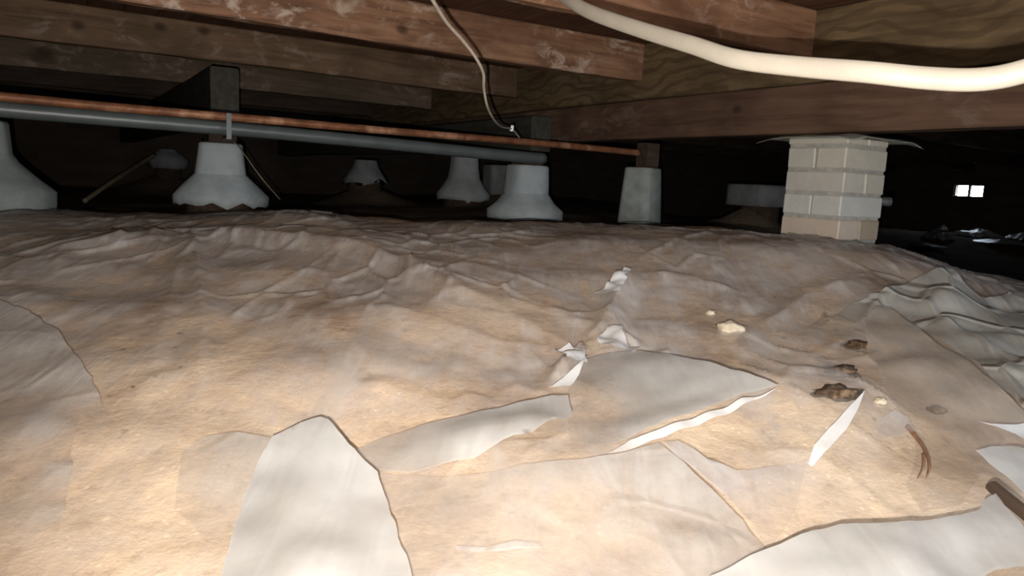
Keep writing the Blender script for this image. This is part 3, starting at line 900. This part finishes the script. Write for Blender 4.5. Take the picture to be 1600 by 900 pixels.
# the big cover sheet over the whole mound
vs_, fs, idx = [], [], {}
cxs = axis(-1.7, 1.6, 0.0068, -2.9, 2.6, 0.03); cys = axis(0.6, 2.3, 0.0075, 0.3, 2.62, 0.02)
LP = at(-22, 300, 2.62)
def cover_keep(x, y):
    lim = 2.36 + 0.10 * noise.noise(Vector((x * 2.3, 0, 0))) + 0.03 * noise.noise(Vector((x * 14, 0, 3)))
    lim += interp([(-1.6, 0.18), (-0.6, 0.0)], x)
    if math.hypot(x - LP.x, y - LP.y) < 0.30: return False
    if (RMI @ Vector((x, y, 0))).y < -0.42: return False
    return y < lim
for j, y in enumerate(cys):
    for i, x in enumerate(cxs):
        if cover_keep(x, y):
            idx[(i, j)] = len(vs_)
            ck = 0.004 * (crackle(x * 1.5, y * 0.6, 5.0) - 0.35) + 0.002 * (crackle(x + 3, y, 13.0) - 0.35)
            vs_.append((x, y, gsmooth(x, y) + cover_h(x, y) + ck + crease(x, y, 0.0085)))
for (i, j), a in idx.items():
    b, c, d = idx.get((i + 1, j)), idx.get((i + 1, j + 1)), idx.get((i, j + 1))
    if b is not None and c is not None and d is not None: fs.append((a, b, c, d))
tag(mesh_obj('plastic_sheet', vs_, fs, M['cover']), 'large dusty clear plastic sheet covering the whole earth mound', 'plastic sheet', 'plastic ground sheets')


film('plastic_sheet', [(-80, 462, .012), (0, 470, .022), (45, 485, .026), (90, 515, .028), (125, 560, .026), (150, 605, .022), (168, 648, .010), (125, 655, .004), (112, 700, .004), (106, 770, .004), (92, 835, .003),
     (40, 840, .003), (-40, 835, .003), (-100, 700, .003)], M['hazy'], 'hazy grey sheet draped over the earth at the left picture edge',
     [(60, 570, .016), (78, 650, .022), (80, 720, .026), (72, 790, .02), (25, 640, .008), (10, 740, .003), (40, 760, .004)], seed=1, crumple=0.002, step=0.009, creases=0.006)
film('plastic_sheet', [(284, 712, .004), (318, 682, .016), (370, 672, .026), (425, 682, .028), (425, 760, .02), (390, 850, .006), (320, 850, .003), (272, 800, .003)], M['hazy'],
     'small lilac grey sheet corner peeking out left of the white triangular flap', [(350, 740, .022), (330, 800, .014)], seed=2, crumple=0.002)
film('plastic_sheet', [(318, 985, .02), (345, 900, .02), (372, 810, .022), (398, 735, .026), (425, 684, .034), (470, 660, .044), (500, 648, .05), (520, 658, .052), (545, 692, .046), (590, 736, .038), (606, 785, .03), (622, 840, .026),
     (640, 885, .02), (660, 985, .02)], M['milky'], 'milky white triangular flap of plastic standing up at the bottom left of centre',
     [(480, 760, .044), (500, 860, .040)], seed=3, crumple=0.001, cscale=4)
film('plastic_sheet', [(592, 742, .004), (680, 744, .008), (760, 738, .010), (860, 722, .014), (960, 708, .02), (1030, 692, .026), (1062, 714, .03), (1110, 760, .028), (1160, 812, .022), (1200, 864, .016), (1150, 900, .012), (1100, 985, .008),
     (655, 985, .004), (632, 860, .004), (608, 790, .004)], M['hazy'], 'wide wrinkled sheet lying flat at the bottom centre',
     [(680, 790, .014), (760, 800, .012), (900, 790, .008), (980, 815, .024), (1090, 838, .03), (960, 850, .010), (735, 852, .01), (850, 852, .012), (790, 860, .008), (700, 900, .012)], seed=4, crumple=0.003, cscale=8, hmin=0.3, step=0.008, creases=0.006)
film('plastic_sheet', [(556, 704, .004), (600, 684, .008), (700, 656, .014), (780, 640, .02), (820, 628, .024), (862, 618, .03), (888, 614, .036), (894, 640, .034), (884, 668, .02), (830, 700, .010), (740, 728, .006), (640, 744, .004), (592, 738, .004)], M['milky'],
     'pale rolled fold of plastic left of the bright pointed flap', [(640, 705, .018), (740, 676, .034), (800, 658, .046), (850, 645, .056), (870, 640, .052)], seed=5, crumple=0.001, cscale=5, hmin=0.35)
film('plastic_sheet', [(858, 616, .012), (880, 588, .03), (905, 562, .04), (918, 558, .03), (905, 585, .03), (890, 612, .02)], M['white'], 'thin upright crease of white film joining the crumpled folds to the pale roll',
     [(890, 590, .05)], step=0.007, seed=15, crumple=0.002)
film('plastic_sheet', [(905, 564, .012), (950, 552, .018), (1000, 547, .022), (1060, 556, .028), (1120, 568, .036), (1170, 582, .044), (1216, 600, .05), (1160, 612, .048), (1110, 630, .046), (1060, 646, .042), (1012, 664, .034), (960, 694, .010), (930, 700, .004), (890, 690, .003), (884, 640, .003), (890, 600, .004)],
     M['milky'], 'pointed plastic flap with bright glossy lower edge, centre right', [(1000, 610, .012), (950, 650, .003), (1040, 590, .022), (1060, 620, .026), (1110, 600, .034)], seed=6, crumple=0.001, cscale=5, hmin=0.12)
film('plastic_sheet', [(985, 692, .012), (1012, 664, .036), (1060, 646, .044), (1110, 630, .048), (1160, 612, .05), (1217, 600, .051), (1184, 631, .030), (1134, 659, .022), (1084, 678, .018), (1036, 694, .014), (985, 708, .008), (950, 712, .006)],
     M['white'], 'bright white turned down hem of the pointed flap', [(1060, 668, .030), (1120, 648, .034)], step=0.006, seed=16, crumple=0.001, hmin=0.5, edge_noise=0.001)
film('plastic_sheet', [(1034, 690, .030), (1060, 692, .024), (1105, 718, .026), (1150, 735, .022), (1200, 728, .016), (1262, 715, .014), (1255, 745, .008), (1246, 790, .004), (1222, 845, .003), (1200, 862, .006), (1150, 800, .008), (1090, 742, .022)], M['clear'],
     'clear creased film right of the wide wrinkled sheet, below the pointed flap', [(1140, 765, .02), (1200, 780, .006), (1090, 722, .03)], seed=7, crumple=0.004, step=0.008, creases=0.007)
film('plastic_sheet', [(1352, 608, .046), (1340, 640, .042), (1322, 672, .036), (1296, 706, .028), (1268, 736, .016), (1262, 734, .014), (1272, 698, .028), (1302, 660, .04), (1330, 630, .044)], M['white'],
     'narrow white crease of plastic slanting beside the dark clods', [(1305, 680, .056)], step=0.006, seed=8, crumple=0.001, edge_noise=0.001)
film('plastic_sheet', [(1364, 692, .004), (1378, 655, .014), (1400, 630, .03), (1420, 650, .02), (1428, 682, .004), (1400, 694, .003)], M['clear'],
     'small glinting bump of clear film above the curved twig', [(1400, 660, .03)], step=0.008, seed=9, crumple=0.002)
film('plastic_sheet', [(1250, 514, .003), (1300, 492, .010), (1340, 472, .020), (1400, 448, .040), (1440, 430, .060), (1470, 416, .078), (1495, 418, .080), (1512, 436, .068), (1528, 457, .046), (1565, 458, .045), (1620, 454, .045), (1720, 450, .04), (1720, 720, .012), (1620, 660, .012),
     (1560, 605, .010), (1500, 552, .008), (1440, 520, .006), (1375, 500, .004), (1320, 512, .003)], M['tent'],
     'tent shaped grey brown sheet with a glossy peak at the far right', [(1475, 448, .070), (1485, 480, .052), (1430, 470, .030), (1500, 520, .008), (1455, 505, .012), (1550, 490, .010), (1545, 525, .034), (1590, 570, .034), (1520, 470, .02)], seed=10, crumple=0.006, cscale=10, hmin=0.3, step=0.008, creases=0.015)
film('plastic_sheet', [(1350, 502, .026), (1370, 477, .045), (1392, 480, .047), (1440, 515, .044), (1500, 555, .040), (1560, 600, .036), (1615, 648, .032), (1700, 740, .03), (1640, 690, .008), (1570, 690, .006), (1540, 730, .006), (1500, 790, .005), (1440, 800, .003), (1415, 760, .003), (1430, 720, .003), (1430, 680, .003), (1385, 620, .004), (1356, 560, .006)],
     M['tanfilm'], 'smooth tan plastic panel hanging in front of the glossy peak', [(1400, 530, .036), (1450, 560, .036), (1500, 620, .030), (1520, 670, .012), (1440, 640, .012)], seed=11, crumple=0.001, cscale=4, hmin=0.15)
film('plastic_sheet', [(1530, 655, .05), (1560, 652, .055), (1640, 650, .06), (1700, 690, .06), (1700, 730, .05), (1620, 712, .04), (1584, 692, .03), (1556, 672, .04)],
     M['white'], 'bright white folded plastic scrap at the right picture edge', [(1610, 680, .06)], step=0.008, seed=12, crumple=0.002, hmin=0.5)
film('plastic_sheet', [(1524, 704, .03), (1550, 698, .03), (1590, 698, .032), (1650, 712, .04), (1700, 740, .04), (1700, 800, .04), (1600, 772, .032), (1580, 752, .03), (1552, 730, .03)],
     M['milky'], 'cream lower leaf of plastic just below the bright scrap at the right edge', [(1600, 730, .036)], step=0.008, seed=17, crumple=0.002, hmin=0.5)
film('plastic_sheet', [(1040, 985, .03), (1110, 902, .035), (1200, 858, .048), (1270, 828, .058), (1330, 815, .064), (1400, 812, .066), (1470, 806, .064), (1530, 796, .060), (1538, 780, .06), (1556, 770, .06), (1580, 800, .06), (1640, 860, .06), (1640, 893, .05), (1590, 890, .045), (1555, 893, .045), (1530, 912, .04), (1500, 985, .04)],
     M['milky'], 'nearly opaque white sheet arching across the bottom right corner', [(1400, 850, .068), (1300, 890, .06)], seed=13, crumple=0.001, cscale=4, hmin=0.6)
film('plastic_sheet', [(712, 868, .004), (760, 872, .003), (800, 874, .004), (846, 868, .004), (846, 842, .018), (800, 836, .024), (760, 840, .022), (714, 848, .014)], M['clear'],  # added wrinkle, tilted to throw the torch's glare back at the camera
     'small wrinkle of film added at the bottom centre to catch the torch glare', [(780, 852, .016)], step=0.006, seed=18, crumple=0.004, cscale=20, hmin=0.3)
# crumpled tufts of the film
def tuft(pix, lifts, label, seed):
    film('plastic_tuft', [(a, b, .022) for a, b in pix], M['white'], label, lifts, step=0.006, crumple=0.012, cscale=26, seed=seed, hmin=0.5, edge_noise=0.008, group='crumpled tufts of film')
tuft([(928, 454), (945, 448), (955, 432), (975, 418), (986, 422), (976, 440), (968, 456), (945, 458)], [(966, 440, .04)], 'small crumpled white tuft of film high on the mound', 21)
tuft([(935, 520), (950, 508), (972, 514), (980, 532), (1004, 540), (990, 550), (960, 548), (942, 540)], [(962, 525, .04)], 'larger crumpled tuft of film above the pointed flap', 22)
tuft([(868, 540), (890, 534), (915, 545), (918, 560), (900, 566), (880, 556)], [(897, 550, .03)], 'flattened glinting tuft left of the larger crumpled tuft', 23)

# ------------------------------------------------------------------ bits on the ground
def blob(name, loc, r, sc3, mat, seed, label, cat, group=None, amp=0.35, rot=0.0):
    bm = bmesh.new(); bmesh.ops.create_icosphere(bm, subdivisions=3, radius=1.0)
    for v in bm.verts:
        v.co *= 1 + amp * noise.noise(v.co * 1.7 + Vector((seed, 0, 0))) + amp * 0.5 * noise.noise(v.co * 4 + Vector((seed, 3, 0)))
        v.co = Vector((v.co.x * sc3[0], v.co.y * sc3[1], v.co.z * sc3[2])) * r
    me = bpy.data.meshes.new(name); bm.to_mesh(me); bm.free(); me.materials.append(mat)
    for p in me.polygons: p.use_smooth = True
    o = link(bpy.data.objects.new(name, me)); o.location = loc; o.rotation_euler = (0, 0, rot)
    return tag(o, label, cat, group)
def ground_blob(name, px, py, halfw_px, sc3, mat, seed, label, cat, group=None, up=0.012, amp=0.35):
    p = hit(px, py, up)
    return blob(name, Vector((p.x, p.y, gsmooth(p.x, p.y) + up)), halfw_px * p.y / F, sc3, mat, seed, label, cat, group, amp)
ground_blob('stone', 1141, 513, 22, (1, 0.7, 0.5), M['stone'], 1, 'pale cream stone lying on the mound right of the crumpled folds', 'stone', up=0.016)
ground_blob('dirt_clod', 1349, 541, 29, (1, 0.5, 0.32), M['clod'], 2, 'dark brown clod nearest the tan panel tip, uppermost of three', 'clod', 'dark clods', up=0.012, amp=0.6)
ground_blob('dirt_clod', 1312, 580, 28, (1, 0.5, 0.3), M['clod'], 3, 'dark crumbly clod in the middle of the three dark clods', 'clod', 'dark clods', up=0.012, amp=0.7)
ground_blob('dirt_clod', 1308, 614, 32, (1, 0.5, 0.35), M['clod'], 4, 'dark clod lowest of the three, just left of the white crease', 'clod', 'dark clods', up=0.012, amp=0.7)
ground_blob('stone', 1376, 627, 10, (1, 0.8, 0.6), M['stone'], 5, 'small tan stone right of the top of the white crease', 'stone', up=0.014)
ground_blob('stone', 1110, 489, 8, (1, 0.8, 0.6), M['stone'], 6, 'tiny pale pebble just above left of the cream stone', 'stone', up=0.014)
ground_blob('dirt_clod', 1464, 640, 13, (1, 0.8, 0.5), M['clod'], 8, 'small dark clod showing above the curved twig under the tan panel', 'clod', up=0.02, amp=0.5)
tw = []
for px, py in ((1416, 678), (1426, 690), (1438, 706), (1447, 724), (1450, 742), (1446, 758)):
    p = hit(px, py, 0.016); tw.append((p.x, p.y, gsmooth(p.x, p.y) + 0.027))
tg = tube('twig', tw, 0.0034, M['twig'], r_end=0.0013)
tag(tg, 'curved brown twig lying on the tan earth at right', 'twig')
tw = []
for px, py in ((1441, 722), (1440, 742), (1432, 760)):
    p = hit(px, py, 0.016); tw.append((p.x, p.y, gsmooth(p.x, p.y) + 0.027))
tube('side_shoot', tw, 0.0022, M['twig'], tg, r_end=0.001)
p0 = hit(1548, 768, 0.066); p1 = hit(1680, 878, 0.066)
tag(timber('wood_offcut', Vector((p0.x, p0.y, p0.z + 0.0)), Vector((p1.x, p1.y, p1.z + 0.0)), 0.016, 0.014, M['darkwood'], wob=0.001), 'dark brown stick at the right edge beside the white scrap', 'stick')

# scraps under the far window
def scrap(px, py, dep, w, h, dz, label, mat, seed):
    """crumpled tent of film standing on the ground"""
    c = at(px, py, dep)
    N = 14
    vs_, fs = [], []
    for j in range(N + 1):
        for i in range(N + 1):
            u, v = i / N * 2 - 1, j / N * 2 - 1
            t = max(0, 1 - max(abs(u), abs(v))) 
            z = h * t ** 0.8 + 0.25 * h * noise.noise(Vector((u * 2 + seed, v * 2, 0)))
            vs_.append((u * w, v * w * 1.2, z))
    for j in range(N):
        for i in range(N):
            a = j * (N + 1) + i; fs.append((a, a + 1, a + N + 2, a + N + 1))
    o = mesh_obj('plastic_scrap', vs_, fs, mat, smooth=False)
    o.location = (c.x, c.y, gz(c.x, c.y) + dz)
    return tag(o, label, 'plastic scrap', 'plastic scraps under the window')
M['scrap'] = plain('scrap_white', (0.62, 0.64, 0.68), 0.35, var=0.3, scale=6, spec=0.6)
M['scrapd'] = plain('scrap_dark', (0.20, 0.20, 0.24), 0.5, var=0.3, scale=6)
scrap(1470, 330, 9.2, 0.14, 0.14, 0.0, 'dark pointed heap of plastic left below the bright window', M['scrapd'], 1)
scrap(1534, 330, 9.8, 0.22, 0.10, 0.02, 'bright white crumpled plastic right below the window panes', M['scrap'], 2)
scrap(1478, 325, 10.9, 0.05, 0.08, 0.03, 'small shiny plastic lump under the left window pane', M['scrap'], 5)
scrap(1570, 335, 9.0, 0.24, 0.05, 0.02, 'pale flat strip of plastic right of the window', M['scrap'], 3)
scrap(1606, 332, 9.6, 0.16, 0.09, 0.02, 'bluish plastic mound at the right edge beyond the window', M['scrap'], 4)
scrap(1450, 340, 8.6, 0.16, 0.03, 0.0, 'faint low dark plastic strip left of the pointed heap', M['scrapd'], 6)
